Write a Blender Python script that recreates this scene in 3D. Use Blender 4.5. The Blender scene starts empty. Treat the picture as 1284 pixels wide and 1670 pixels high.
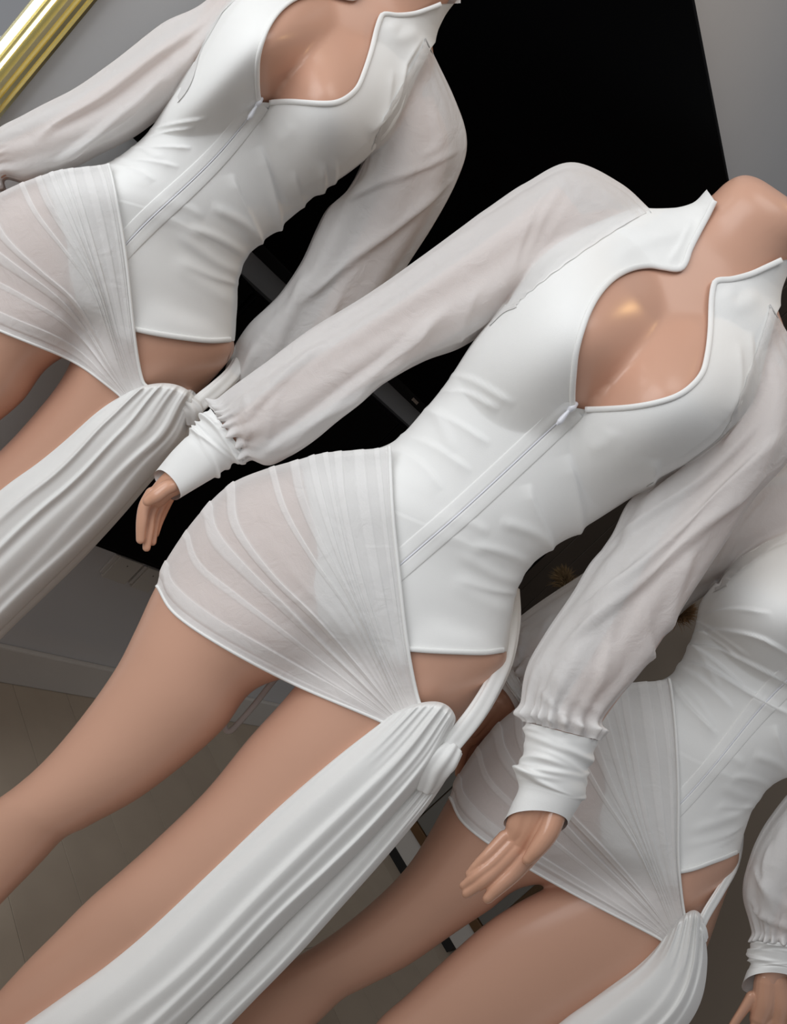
import bpy, math, random
import numpy as np
from mathutils import Matrix, Vector
from mathutils.bvhtree import BVHTree

# ------------------------------------------------------------------ camera, world, lights, exposure
SC = bpy.context.scene
COL = SC.collection
CAM_H, FPX, R2 = 1.07, 1254.0, math.sqrt(2)
PITCH = math.atan(166 / FPX)
FW = np.array([0, math.cos(PITCH), -math.sin(PITCH)])
UP = np.array([0, math.sin(PITCH), math.cos(PITCH)])
RT = np.array([1.0, 0, 0])
cam_d = bpy.data.cameras.new('camera')
cam = bpy.data.objects.new('camera', cam_d)
COL.objects.link(cam)
cam_d.sensor_fit = 'AUTO'
cam_d.sensor_width = 36
cam_d.lens = FPX / 1670 * 36
cam_d.clip_start = 0.02
xc, yc, zc_ = (RT + UP) / R2, (UP - RT) / R2, -FW
cam.matrix_world = Matrix(((xc[0], yc[0], zc_[0], 0), (xc[1], yc[1], zc_[1], 0), (xc[2], yc[2], zc_[2], CAM_H), (0, 0, 0, 1)))
SC.camera = cam

world = bpy.data.worlds.new('world')
SC.world = world
world.use_nodes = True
world.node_tree.nodes['Background'].inputs[0].default_value = (0.92, 0.94, 0.99, 1)
world.node_tree.nodes['Background'].inputs[1].default_value = 0.28


def area(name, loc, aim, size, power, col, size_y=None):
    d = bpy.data.lights.new(name, 'AREA')
    d.energy, d.color, d.size = power, col, size
    if size_y:
        d.shape = 'RECTANGLE'
        d.size_y = size_y
    o = bpy.data.objects.new(name, d)
    COL.objects.link(o)
    o.location = loc
    o.rotation_euler = (Vector(aim) - Vector(loc)).to_track_quat('-Z', 'Y').to_euler()
    return o


area('window_daylight', (-0.95, -0.5, 1.3), (0.0, 0.9, 0.95), 1.3, 22.5, (0.96, 0.98, 1.0), 1.5)
area('ceiling_panel', (-0.15, 0.0, 2.5), (-0.1, 0.75, 0.9), 0.9, 7, (1.0, 0.98, 0.95))
area('warm_ceiling_spot', (0.28, 1.17, 2.40), (0.05, 0.80, 1.1), 0.06, 1.7, (1.0, 0.62, 0.26))
SC.view_settings.view_transform = 'Standard'
SC.view_settings.look = 'None'
SC.view_settings.gamma = 1
SC.view_settings.use_curve_mapping = False
SC.view_settings.exposure = -0.12


# ------------------------------------------------------------------ helpers: pixels to space
def rays(px, py):
    dx, dy = np.asarray(px, float) - 642, np.asarray(py, float) - 835
    a, b = (dx + dy) / R2, (dx - dy) / R2
    return FPX * FW[None] + a[:, None] * RT[None] + b[:, None] * UP[None]


def at_depth(px, py, Y):
    d = rays(px, py)
    return d * (np.asarray(Y) / d[:, 1])[:, None] + np.array([0, 0, CAM_H])


def floor_pt(x, y):
    d = rays([x], [y])[0]
    return d * (-CAM_H / d[2]) + np.array([0, 0, CAM_H])


# ------------------------------------------------------------------ helpers: materials
def mat(name, base, rough=0.5, spec=0.5, metal=0.0, noise=None, bump=None, coat=0.0, sheen=0.0):
    m = bpy.data.materials.new(name)
    m.use_nodes = True
    nt = m.node_tree
    b = nt.nodes['Principled BSDF']
    b.inputs['Base Color'].default_value = (*base, 1)
    b.inputs['Roughness'].default_value = rough
    b.inputs['Specular IOR Level'].default_value = spec
    b.inputs['Metallic'].default_value = metal
    b.inputs['Coat Weight'].default_value = coat
    b.inputs['Sheen Weight'].default_value = sheen
    tc = nt.nodes.new('ShaderNodeTexCoord')
    if noise:
        sc, amt = noise
        n = nt.nodes.new('ShaderNodeTexNoise')
        n.inputs['Scale'].default_value = sc
        n.inputs['Detail'].default_value = 4
        nt.links.new(tc.outputs['Object'], n.inputs['Vector'])
        r = nt.nodes.new('ShaderNodeMapRange')
        r.inputs['To Min'].default_value = 1 - amt
        r.inputs['To Max'].default_value = 1 + amt
        nt.links.new(n.outputs['Fac'], r.inputs['Value'])
        mx = nt.nodes.new('ShaderNodeMix')
        mx.data_type = 'RGBA'
        mx.blend_type = 'MULTIPLY'
        mx.inputs['Factor'].default_value = 1
        mx.inputs['A'].default_value = (*base, 1)
        nt.links.new(r.outputs[0], mx.inputs['B'])
        nt.links.new(mx.outputs['Result'], b.inputs['Base Color'])
    if bump:
        sc, st = bump
        n = nt.nodes.new('ShaderNodeTexNoise')
        n.inputs['Scale'].default_value = sc
        n.inputs['Detail'].default_value = 3
        nt.links.new(tc.outputs['Object'], n.inputs['Vector'])
        bp = nt.nodes.new('ShaderNodeBump')
        bp.inputs['Strength'].default_value = st
        bp.inputs['Distance'].default_value = 0.002
        nt.links.new(n.outputs['Fac'], bp.inputs['Height'])
        nt.links.new(bp.outputs[0], b.inputs['Normal'])
    return m


def sheer_mat(name, col):
    """thin voile: part of the light passes through; attribute dens says how many layers lie on each other"""
    m = bpy.data.materials.new(name)
    m.use_nodes = True
    nt = m.node_tree
    nt.nodes.clear()
    out = nt.nodes.new('ShaderNodeOutputMaterial')
    tr = nt.nodes.new('ShaderNodeBsdfTransparent')
    df = nt.nodes.new('ShaderNodeBsdfDiffuse')
    tl = nt.nodes.new('ShaderNodeBsdfTranslucent')
    df.inputs[0].default_value = (*col, 1)
    tl.inputs[0].default_value = (*col, 1)
    m1 = nt.nodes.new('ShaderNodeMixShader')
    m1.inputs[0].default_value = 0.25
    m2 = nt.nodes.new('ShaderNodeMixShader')
    at = nt.nodes.new('ShaderNodeAttribute')
    at.attribute_name = 'dens'
    tc = nt.nodes.new('ShaderNodeTexCoord')
    n = nt.nodes.new('ShaderNodeTexNoise')
    n.inputs['Scale'].default_value = 900
    bp = nt.nodes.new('ShaderNodeBump')
    bp.inputs['Strength'].default_value = 0.25
    bp.inputs['Distance'].default_value = 0.001
    L = nt.links.new
    L(tc.outputs['Object'], n.inputs['Vector'])
    n2 = nt.nodes.new('ShaderNodeTexNoise')
    n2.inputs['Scale'].default_value = 38
    n2.inputs['Detail'].default_value = 5
    n2.inputs['Distortion'].default_value = 1.2
    bp2 = nt.nodes.new('ShaderNodeBump')
    bp2.inputs['Strength'].default_value = 0.28
    bp2.inputs['Distance'].default_value = 0.006
    L(tc.outputs['Object'], n2.inputs['Vector'])
    L(n2.outputs['Fac'], bp2.inputs['Height'])
    L(bp2.outputs[0], bp.inputs['Normal'])
    L(n.outputs['Fac'], bp.inputs['Height'])
    L(bp.outputs[0], df.inputs['Normal'])
    L(df.outputs[0], m1.inputs[1])
    L(tl.outputs[0], m1.inputs[2])
    L(at.outputs['Fac'], m2.inputs[0])
    L(tr.outputs[0], m2.inputs[1])
    L(m1.outputs[0], m2.inputs[2])
    L(m2.outputs[0], out.inputs[0])
    return m


M = {}
M['skin'] = mat('mannequin_plastic', (0.58, 0.335, 0.24), 0.32, 0.45, noise=(3, 0.05))
M['hand'] = mat('mannequin_hand_plastic', (0.58, 0.32, 0.215), 0.2, 0.5, noise=(8, 0.05))
M['jersey'] = mat('white_jersey', (0.80, 0.80, 0.785), 0.9, 0.15, bump=(1400, 0.12), sheen=0.15)
M['sheer'] = sheer_mat('white_voile', (0.86, 0.85, 0.84))
M['zip'] = mat('zip_nylon', (0.72, 0.73, 0.78), 0.35, 0.6)
M['wall'] = mat('painted_wall', (0.56, 0.56, 0.565), 0.75, 0.25, noise=(6, 0.03))
M['wall2'] = mat('greige_wall', (0.25, 0.21, 0.17), 0.8, 0.2, noise=(5, 0.03))
M['base'] = mat('baseboard_paint', (0.58, 0.56, 0.53), 0.5, 0.4, noise=(8, 0.04))
M['blk'] = mat('black_gloss', (0.0015, 0.0015, 0.002), 0.3, 0.05)
M['screen'] = mat('screen_black', (0.0006, 0.0006, 0.0008), 0.22, 0.03)
M['bezel'] = mat('bezel_black', (0.0025, 0.0025, 0.003), 0.4, 0.1)
M['logo'] = mat('logo_grey', (0.16, 0.13, 0.11), 0.5)
M['gold'] = mat('pale_gold', (0.95, 0.86, 0.52), 0.24, 0.5, metal=1.0)
M['mirror'] = mat('mirror_glass', (0.9, 0.9, 0.9), 0.01, 0.5, metal=1.0)
M['plank'] = mat('pale_oak', (0.44, 0.375, 0.30), 0.5, 0.35, noise=(9, 0.10))
M['plank2'] = mat('pale_oak_darker', (0.41, 0.345, 0.275), 0.5, 0.35, noise=(9, 0.10))
M['plastic'] = mat('socket_plastic', (0.55, 0.53, 0.49), 0.4)
M['cab'] = mat('cabinet_grey', (0.17, 0.165, 0.15), 0.5)
M['wood'] = mat('brown_wood', (0.12, 0.06, 0.02), 0.5, noise=(30, 0.2))
M['plume'] = mat('pampas', (0.16, 0.085, 0.035), 0.95)
M['plume_tan'] = mat('pampas_tan', (0.20, 0.13, 0.06), 0.95)
M['glass'] = mat('olive_glass', (0.13, 0.13, 0.09), 0.25, 0.5)
M['dark'] = mat('dark_base', (0.008, 0.008, 0.009), 0.5)


# ------------------------------------------------------------------ helpers: objects
def link(name, me, m, parent=None):
    o = bpy.data.objects.new(name, me)
    COL.objects.link(o)
    if m is not None:
        me.materials.append(m)
    if parent is not None:
        o.parent = parent
        o.matrix_parent_inverse = Matrix.Identity(4)
    return o


def empty(name, loc):
    o = bpy.data.objects.new(name, None)
    COL.objects.link(o)
    o.location = loc
    o.empty_display_size = 0.05
    return o


def tag(o, label, cat=None, group=None, kind=None):
    o['label'] = label
    if cat:
        o['category'] = cat
    if group:
        o['group'] = group
    if kind:
        o['kind'] = kind
    return o


def mesh(name, V, Fc, smooth=True, dens=None):
    me = bpy.data.meshes.new(name)
    me.from_pydata([tuple(v) for v in V], [], [tuple(int(i) for i in f) for f in Fc])
    if smooth:
        me.polygons.foreach_set('use_smooth', [True] * len(me.polygons))
    if dens is not None:
        a = me.attributes.new('dens', 'FLOAT', 'POINT')
        a.data.foreach_set('value', np.asarray(dens, np.float32))
    me.update()
    return me


def box_mesh(name, o, ax, ay, az, bev=0.0):
    """box from corner o along three axis vectors; optional chamfer"""
    import bmesh
    o, ax, ay, az = (np.array(v, float) for v in (o, ax, ay, az))
    V = [o + i * ax + j * ay + k * az for k in (0, 1) for j in (0, 1) for i in (0, 1)]
    Fc = [(0, 2, 3, 1), (4, 5, 7, 6), (0, 1, 5, 4), (2, 6, 7, 3), (0, 4, 6, 2), (1, 3, 7, 5)]
    me = bpy.data.meshes.new(name)
    me.from_pydata([tuple(v) for v in V], [], Fc)
    bm = bmesh.new()
    bm.from_mesh(me)
    bmesh.ops.recalc_face_normals(bm, faces=bm.faces)
    if bev:
        bmesh.ops.bevel(bm, geom=bm.edges[:], offset=bev, segments=2, profile=0.6, affect='EDGES')
    bm.to_mesh(me)
    bm.free()
    return me


# ------------------------------------------------------------------ the room
WA = floor_pt(80, 1120)                      # a point where the television wall meets the floor
WU = np.array([0.577, 0.816, 0.0])
WU /= np.linalg.norm(WU)                     # along that wall, away from the camera
WN = np.array([WU[1], -WU[0], 0.0])          # out of that wall into the room
ZZ = np.array([0, 0, 1.0])
RB = floor_pt(808, 1484)                     # a point where the second wall meets the floor
TC = float((RB - WA) @ WU)                   # wall length up to the corner


def wpt(t, z, off=0.0):
    return WA + WU * t + WN * off + ZZ * z


def wall_px(x, y, off=0.0):
    """(t, z) of a pixel on the plane lying off metres in front of the television wall"""
    d = rays([x], [y])[0]
    k = ((WA + WN * off)[:2] @ WN[:2]) / (d[:2] @ WN[:2])
    P = d * k + np.array([0, 0, CAM_H])
    return float((P - WA) @ WU), float(P[2])


def wbox(name, t0, t1, z0, z1, o0, o1, m, parent=None, bev=0.0):
    me = box_mesh(name, wpt(t0, z0, o0), WU * (t1 - t0), WN * (o1 - o0), ZZ * (z1 - z0), bev)
    return link(name, me, m, parent)


tag(wbox('wall_left', -1.9, TC + 0.1, -0.05, 2.75, -0.1, 0, M['wall']), 'cool grey painted wall behind the television and gold mirror', kind='structure')
me = box_mesh('wall_right', wpt(TC, -0.05, -0.1), WU * 0.1, WN * 3.6, ZZ * 2.8)
tag(link('wall_right', me, M['wall2']), 'greige wall running out from the corner behind the cabinet', kind='structure')
tag(wbox('baseboard_left', -1.9, TC, 0, 0.095, 0, 0.014, M['base'], bev=0.004), 'grey painted baseboard below the television', kind='structure')
me = box_mesh('baseboard_right', wpt(TC, 0.012, 0.02), -WU * 0.014, WN * 3.4, ZZ * 0.075)
tag(link('baseboard_right', me, M['dark']), 'black baseboard along the greige wall', kind='structure')
me = box_mesh('trim_1', wpt(TC, 0.0, 0.02), -WU * 0.024, WN * 3.4, ZZ * 0.013)
tag(link('trim_1', me, M['base']), 'pale beige strip under the black baseboard', kind='structure')
me = box_mesh('floor', wpt(-1.9, -0.06, 0), WU * (TC + 1.9), WN * 3.6, ZZ * 0.05)
fl = tag(link('floor', me, M['dark']), 'pale oak plank floor', kind='structure')
random.seed(4)
PW, PL = 0.142, 1.2
pm = [box_mesh('plank', (0, 0, 0), WU * (PW - 0.001), WN * (PL - 0.001), ZZ * 0.01, 0.0007) for _ in range(2)]
pm[0].materials.append(M['plank'])
pm[1].materials.append(M['plank2'])
nt_ = int((TC + 1.4) / PW) + 1
for i in range(nt_):
    t = TC - (i + 1) * PW
    s0 = -random.random() * 1.0
    for j in range(4):
        s = s0 + j * PL
        if s + PL < 0.05 or s > 3.0:
            continue
        o = bpy.data.objects.new('plank', pm[random.randint(0, 1)])
        COL.objects.link(o)
        o.location = wpt(t, -0.01, s)
        o.parent = fl

# television on the wall
tv = tag(empty('television', wpt(0.21, 1.05, 0.03)), 'large black wall mounted flat television above the black console', 'television')
tv0 = np.array(tv.location)


def child_box(name, t0, t1, z0, z1, o0, o1, m, root, bev=0.0):
    me = box_mesh(name, wpt(t0, z0, o0) - np.array(root.location), WU * (t1 - t0), WN * (o1 - o0), ZZ * (z1 - z0), bev)
    return link(name, me, m, root)


TVO = 0.055
_, TZ1 = wall_px(1165, 150, TVO)
TL, TZ0 = wall_px(671, 660, TVO)
T0, T1 = TL - 0.83, TL + 0.83
child_box('housing', T0, T1, TZ0, TZ1, 0.012, TVO - 0.004, M['bezel'], tv, 0.003)
child_box('screen', T0 + 0.009, T1 - 0.009, TZ0 + 0.022, TZ1 - 0.009, TVO - 0.006, TVO - 0.0015, M['screen'], tv)
child_box('bezel', T0, T1, TZ0, TZ0 + 0.021, TVO - 0.008, TVO, M['bezel'], tv, 0.002)
for k, (a, b) in enumerate(((-0.012, -0.005), (-0.004, 0.001), (0.002, 0.007), (0.008, 0.013))):
    child_box('logo_letter', TL + a, TL + b, TZ0 + 0.008, TZ0 + 0.015, TVO, TVO + 0.0006, M['logo'], tv)
child_box('wall_bracket', TL - 0.3, TL + 0.3, TZ0 + 0.25, TZ1 - 0.25, 0.0, 0.014, M['bezel'], tv)

# floating console
CO = 0.10
c_l, c_top = wall_px(420, 477, CO)
_, c_bot = wall_px(200, 913, CO)
con = tag(empty('media_console', wpt(c_l + 0.75, c_bot, CO / 2)), 'black gloss floating console under the television', 'console')
child_box('carcass', c_l, c_l + 1.5, c_bot, c_top, 0, CO - 0.012, M['blk'], con, 0.003)
for k in range(3):
    d = child_box('door', c_l + 0.004 + k * 0.4975, c_l + 0.4985 + k * 0.4975, c_bot + 0.012, c_top - 0.004, CO - 0.012, CO, M['blk'], con, 0.003)
# sockets below the console
for i, (x, y) in enumerate(((203, 928), (245, 944))):
    t, z = wall_px(x, y, 0.008)
    s = tag(empty('wall_socket', wpt(t, z - 0.025, 0.0)), ('cream plastic wall socket cover with a screw under the console', 'cream plastic wall socket beside the hip, half under the console')[i], 'socket')
    hw = 0.032 if i == 0 else 0.026
    child_box('cover', t - hw, t + hw, z - 0.036, z + 0.026, 0, 0.009, M['plastic'], s, 0.002)
    child_box('side_rim', t - hw - 0.009, t - hw, z - 0.03, z + 0.024, 0, 0.005, M['base'], s, 0.001)
    child_box('screw', t - 0.001, t + 0.001, z + 0.008, z + 0.011, 0.009, 0.0096, M['dark'], s)

# mirror with fluted gold frame
mt, _ = wall_px(80, 85, 0.03)
mir = tag(empty('wall_mirror', wpt(mt - 0.35, 0.45, 0.0)), 'tall mirror in a fluted pale gold frame reflecting a white sleeve', 'mirror')
child_box('mirror_glass', mt - 0.745, mt - 0.022, 0.465, 1.795, 0.004, 0.009, M['mirror'], mir)
child_box('backing', mt - 0.76, mt - 0.004, 0.46, 1.80, 0.0, 0.004, M['dark'], mir)
prof = [(0.0, 0.004), (0.002, 0.014), (0.006, 0.016), (0.008, 0.011), (0.011, 0.013), (0.013, 0.021), (0.018, 0.023), (0.0205, 0.016), (0.023, 0.018), (0.0255, 0.027),
        (0.031, 0.029), (0.034, 0.021), (0.0365, 0.022), (0.039, 0.026), (0.042, 0.024), (0.044, 0.019), (0.047, 0.021), (0.050, 0.017), (0.053, 0.014), (0.055, 0.004)]


def moulding(name, p0, along, inward, length):
    V, Fc = [], []
    for e in (0, 1):
        for a, b in prof:
            sh = a if e == 0 else length - a
            V.append(p0 + along * sh + inward * a + WN * b - np.array(mir.location))
    n = len(prof)
    for i in range(n - 1):
        Fc.append((i, i + 1, n + i + 1, n + i))
    return link(name, mesh(name, V, Fc, False), M['gold'], mir)


mL, mR, mB, mT = mt - 0.78, mt + 0.012, 0.43, 1.83
moulding('frame_moulding', wpt(mR, mB), ZZ, -WU, mT - mB)
moulding('frame_moulding', wpt(mL, mT), -ZZ, WU, mT - mB)
moulding('frame_moulding', wpt(mL, mB), WU, ZZ, mR - mL)
moulding('frame_moulding', wpt(mR, mT), -WU, -ZZ, mR - mL)

# low cabinet in front of the greige wall
cp = floor_pt(640, 1402)
cd = float((RB - cp) @ WU)                      # distance of its front from the second wall
cs = float((cp - WA) @ WN)
cab = tag(empty('low_cabinet', wpt(TC - cd / 2, 0, cs + 0.15)), 'low dark grey grooved cabinet with beige plinth before the greige wall', 'cabinet')


def rbox(name, s0, s1, z0, z1, d0, d1, m, root, bev=0.0):
    me = box_mesh(name, wpt(TC - d0, z0, s0) - np.array(root.location), -WU * (d1 - d0), WN * (s1 - s0), ZZ * (z1 - z0), bev)
    return link(name, me, m, root)


c0, c1 = cs - 0.22, cs + 0.32
rbox('foot_shade', c0 + 0.02, c1 - 0.02, 0.0, 0.03, 0.03, cd, M['dark'], cab)  # solid near-black block painted as the shade below the plinth
rbox('plinth', c0, c1, 0.03, 0.105, 0.02, cd, M['base'], cab, 0.002)
rbox('wood_strip', c0, c1, 0.105, 0.135, 0.02, cd + 0.006, M['wood'], cab, 0.002)
rbox('carcass', c0, c1, 0.135, 0.60, 0.02, cd - 0.012, M['wood'], cab)
for i in range(9):
    for j in range(2):
        rbox('panel', c0 + i * 0.06 + 0.002, c0 + (i + 1) * 0.06 - 0.002, 0.137 + j * 0.23, 0.137 + (j + 1) * 0.23 - 0.004, cd - 0.012, cd, M['cab'], cab, 0.002)
rbox('top', c0 - 0.01, c1 + 0.01, 0.60, 0.62, 0.02, cd + 0.01, M['cab'], cab, 0.002)


# tall dark brown door between the television and the corner
M['brown'] = mat('dark_brown_veneer', (0.060, 0.047, 0.037), 0.55, 0.3, noise=(12, 0.12))
d0, d1 = T1 + 0.05, TC - 0.01
door = tag(wbox('door_1', d0, d1, 0.0, 2.35, 0.0, 0.03, M['brown'], bev=0.003), 'dark brown panelled door next to the corner', kind='structure')
npn = 4
for i in range(npn):
    pw = (d1 - d0 - 0.02) / npn
    wbox('panel', d0 + 0.01 + i * pw + 0.004, d0 + 0.01 + (i + 1) * pw - 0.004, 0.12, 2.30, 0.03, 0.036, M['brown'], door, 0.002)
# dried plumes in a bottle vase on the cabinet
M['vase'] = mat('dark_ceramic', (0.05, 0.04, 0.03), 0.4)
vb = wpt(TC - 0.25, 0.62, c0 + 0.16)
vs = tag(empty('bottle_vase', vb), 'small dark ceramic bottle vase on the low cabinet', 'vase')
vp_ = [(0.0, 0.0), (0.05, 0.0), (0.062, 0.03), (0.06, 0.09), (0.035, 0.13), (0.02, 0.15), (0.02, 0.19), (0.025, 0.2), (0.018, 0.2), (0.016, 0.15), (0.0, 0.14)]
VV = [(r * math.cos(a), r * math.sin(a), z) for r, z in vp_ for a in np.linspace(0, 2 * np.pi, 24, endpoint=False)]
link('body', mesh('body', VV, [(i * 24 + j, i * 24 + (j + 1) % 24, (i + 1) * 24 + (j + 1) % 24, (i + 1) * 24 + j) for i in range(len(vp_) - 1) for j in range(24)]), M['vase'], vs)
rp_ = np.random.RandomState(5)
for i, (x, y) in enumerate(((922, 948), (1112, 1002))):
    dv = rays([x], [y])[0]
    Yp = vb[1] + (0.0, -0.12)[i]
    tip = dv * (Yp / dv[1]) + np.array([0, 0, CAM_H])
    root = vb + np.array([0, 0, 0.15])
    pl = tag(empty('pampas_plume', root), ('pale tan dried plume arching out of the bottle vase', 'dark brown dried plume leaning from the vase before the greige wall')[i], 'dried plume', 'dried plumes in the vase')
    ax_ = tip - root
    stem = []
    for k in range(12):
        q = k / 11
        stem.append(ax_ * q * 0.95 + np.array([0, 0, 0.05 * math.sin(math.pi * q)]))
    stem = np.array(stem)
    SV = [p + np.array([0.0018 * math.cos(a), 0.0018 * math.sin(a), 0.0]) for p in stem for a in np.linspace(0, 2 * np.pi, 6, endpoint=False)]
    link('stem', mesh('stem', SV, [(i_ * 6 + j, i_ * 6 + (j + 1) % 6, (i_ + 1) * 6 + (j + 1) % 6, (i_ + 1) * 6 + j) for i_ in range(11) for j in range(6)]), M['plume'], pl)
    HV, HF = [], []
    dr = ax_ / np.linalg.norm(ax_)
    for k in range(700):
        q = rp_.rand()
        st = ax_ * (0.93 + 0.09 * q)
        d_ = dr * (0.5 + rp_.rand()) + rp_.randn(3) * 0.55
        d_ /= np.linalg.norm(d_)
        ln = 0.035 + 0.03 * rp_.rand()
        sd_ = np.cross(d_, rp_.randn(3))
        sd_ *= 0.0011 / np.linalg.norm(sd_)
        n0 = len(HV)
        HV += [st - sd_, st + sd_, st + d_ * ln * 0.6 + sd_ * 0.8, st + d_ * ln + np.array([0, 0, -0.006]), st + d_ * ln * 0.6 - sd_ * 0.8]
        HF.append((n0, n0 + 1, n0 + 2, n0 + 3, n0 + 4))
    h = link('plume_hair', mesh('plume_hair', HV, HF, False), M['plume'] if i else M['plume_tan'], pl)
    h['kind'] = 'stuff'

# ------------------------------------------------------------------ template space: pixels of the middle figure, third axis = pixels towards the camera
S_PX = 1475.0


def cr(P, n):
    """Catmull-Rom resampling of the rows of P"""
    P = np.asarray(P, float)
    k = len(P)
    Q = np.vstack([2 * P[0] - P[1], P, 2 * P[-1] - P[-2]])
    u = np.linspace(0, k - 1 - 1e-9, n)
    i = u.astype(int)
    f = (u - i)[:, None]
    a, b, c, d = Q[i], Q[i + 1], Q[i + 2], Q[i + 3]
    return 0.5 * (2 * b + (c - a) * f + (2 * a - 5 * b + 4 * c - d) * f ** 2 + (3 * b - a - 3 * c + d) * f ** 3)


def cr_arc(P, n):
    """the same with equal arc length"""
    D = cr(P, 400)
    s = np.r_[0, np.cumsum(np.linalg.norm(np.diff(D[:, :2], axis=0), axis=1))]
    u = np.linspace(0, s[-1], n)
    return np.stack([np.interp(u, s, D[:, j]) for j in range(D.shape[1])], 1)


def loft(secs, nu, ntt, p=2.0):
    D = cr(secs, nu)
    t = np.linspace(0, 2 * np.pi, ntt, endpoint=False)
    c = np.sign(np.cos(t)) * np.abs(np.cos(t)) ** (2 / p)
    s = np.sign(np.sin(t)) * np.abs(np.sin(t)) ** (2 / p)
    C = (D[:, 0:2] + D[:, 2:4]) / 2
    Hh = (D[:, 2:4] - D[:, 0:2]) / 2
    V = np.zeros((nu, ntt, 3))
    V[:, :, :2] = C[:, None] + Hh[:, None] * c[None, :, None]
    V[:, :, 2] = D[:, 6:7] + np.where(s[None] >= 0, D[:, 4:5], D[:, 5:6]) * s[None]
    return V


def tube(pts, nu, ntt, ridges=None, flat=1.0):
    """pts rows x,y,z,r"""
    D = cr_arc(pts, nu)
    P = D[:, :3]
    T = np.gradient(P, axis=0)
    T /= np.linalg.norm(T, axis=1)[:, None] + 1e-9
    ref = np.array([0.12, 0.1, 1.0])
    A = np.cross(T, ref)
    A /= np.linalg.norm(A, axis=1)[:, None] + 1e-9
    B = np.cross(A, T)
    t = np.linspace(0, 2 * np.pi, ntt, endpoint=False)
    r = D[:, 3:4] * np.ones((1, ntt))
    if ridges:
        k, amp, tw = ridges
        r = r * (1 + amp * np.cos(k * t[None] + tw * np.linspace(0, 1, nu)[:, None]))
    return P[:, None] + A[:, None] * (np.cos(t)[None] * r)[..., None] + B[:, None] * (np.sin(t)[None] * r * flat)[..., None]


def gfaces(nu, nv, wrap=True, cap=False):
    i = np.arange(nu - 1)[:, None]
    j = np.arange(nv if wrap else nv - 1)[None]
    j2 = (j + 1) % nv
    F4 = np.stack([i * nv + j, i * nv + j2, (i + 1) * nv + j2, (i + 1) * nv + j], -1).reshape(-1, 4)
    Fc = [tuple(f) for f in F4]
    if cap:
        Fc.append(tuple(range(nv))[::-1])
        Fc.append(tuple(range((nu - 1) * nv, nu * nv)))
    return Fc


def gnormals(V, wrap=True):
    du = np.gradient(V, axis=0)
    if wrap:
        dv = (np.roll(V, -1, 1) - np.roll(V, 1, 1)) / 2
    else:
        dv = np.gradient(V, axis=1)
    N = np.cross(du, dv)
    N /= np.linalg.norm(N, axis=2)[..., None] + 1e-9
    if wrap:
        out = V - V.mean(axis=1, keepdims=True)
        if (N * out).sum() < 0:
            N = -N
    elif N[..., 2].sum() < 0:
        N = -N
    return N


def poly_dist(P, poly):
    """signed-side distance of points to an open polyline, plus position along it"""
    poly = np.asarray(poly, float)
    best = np.full(len(P), 1e9)
    sgn = np.zeros(len(P))
    tt = np.zeros(len(P))
    L = np.r_[0, np.cumsum(np.linalg.norm(np.diff(poly, axis=0), axis=1))]
    for k in range(len(poly) - 1):
        a, b = poly[k], poly[k + 1]
        ab = b - a
        l2 = ab @ ab
        u = np.clip(((P - a) @ ab) / l2, 0, 1)
        q = a + u[:, None] * ab
        d = np.linalg.norm(P - q, axis=1)
        m = d < best
        best[m] = d[m]
        cs_ = ab[0] * (P[:, 1] - a[1]) - ab[1] * (P[:, 0] - a[0])
        sgn[m] = np.sign(cs_[m])
        tt[m] = ((L[k] + u * math.sqrt(l2)) / L[-1])[m]
    return best, sgn, tt


def ridge(V, N, ridges):
    """raise cloth folds along polylines: (points, amplitude, width, kind) ; kind 0 soft, 1/-1 crease with one steep side"""
    sh = V.shape
    P = V.reshape(-1, 3)[:, :2]
    nz = N.reshape(-1, 3)[:, 2]
    disp = np.zeros(len(P))
    for pts, amp, wid, kind in ridges:
        poly = cr_arc(np.asarray(pts, float), 14) if len(pts) > 2 else np.asarray(pts, float)
        lo, hi = poly.min(0) - 4 * wid, poly.max(0) + 4 * wid
        m = (P[:, 0] > lo[0]) & (P[:, 0] < hi[0]) & (P[:, 1] > lo[1]) & (P[:, 1] < hi[1]) & (nz > -0.35)
        if not m.any():
            continue
        d, s, t = poly_dist(P[m], poly)
        tap = np.clip(np.minimum(t, 1 - t) / 0.18, 0, 1) ** 0.8
        if kind == 0:
            pr = np.exp(-(d / wid) ** 2)
        else:
            e = d * s * kind
            pr = np.where(e > 0, np.exp(-e / wid), np.exp(-(e / (0.42 * wid)) ** 2))
        disp[m] += amp * tap * pr
    return V + N * disp.reshape(sh[:2])[..., None]


def inside(P, poly):
    poly = np.asarray(poly, float)
    x, y = P[:, 0], P[:, 1]
    r = np.zeros(len(P), bool)
    n = len(poly)
    for i in range(n):
        x1, y1 = poly[i]
        x2, y2 = poly[(i + 1) % n]
        c = ((y1 > y) != (y2 > y))
        with np.errstate(divide='ignore', invalid='ignore'):
            xi = (x2 - x1) * (y - y1) / (y2 - y1 + 1e-12) + x1
        r ^= c & (x < xi)
    return r


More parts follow.
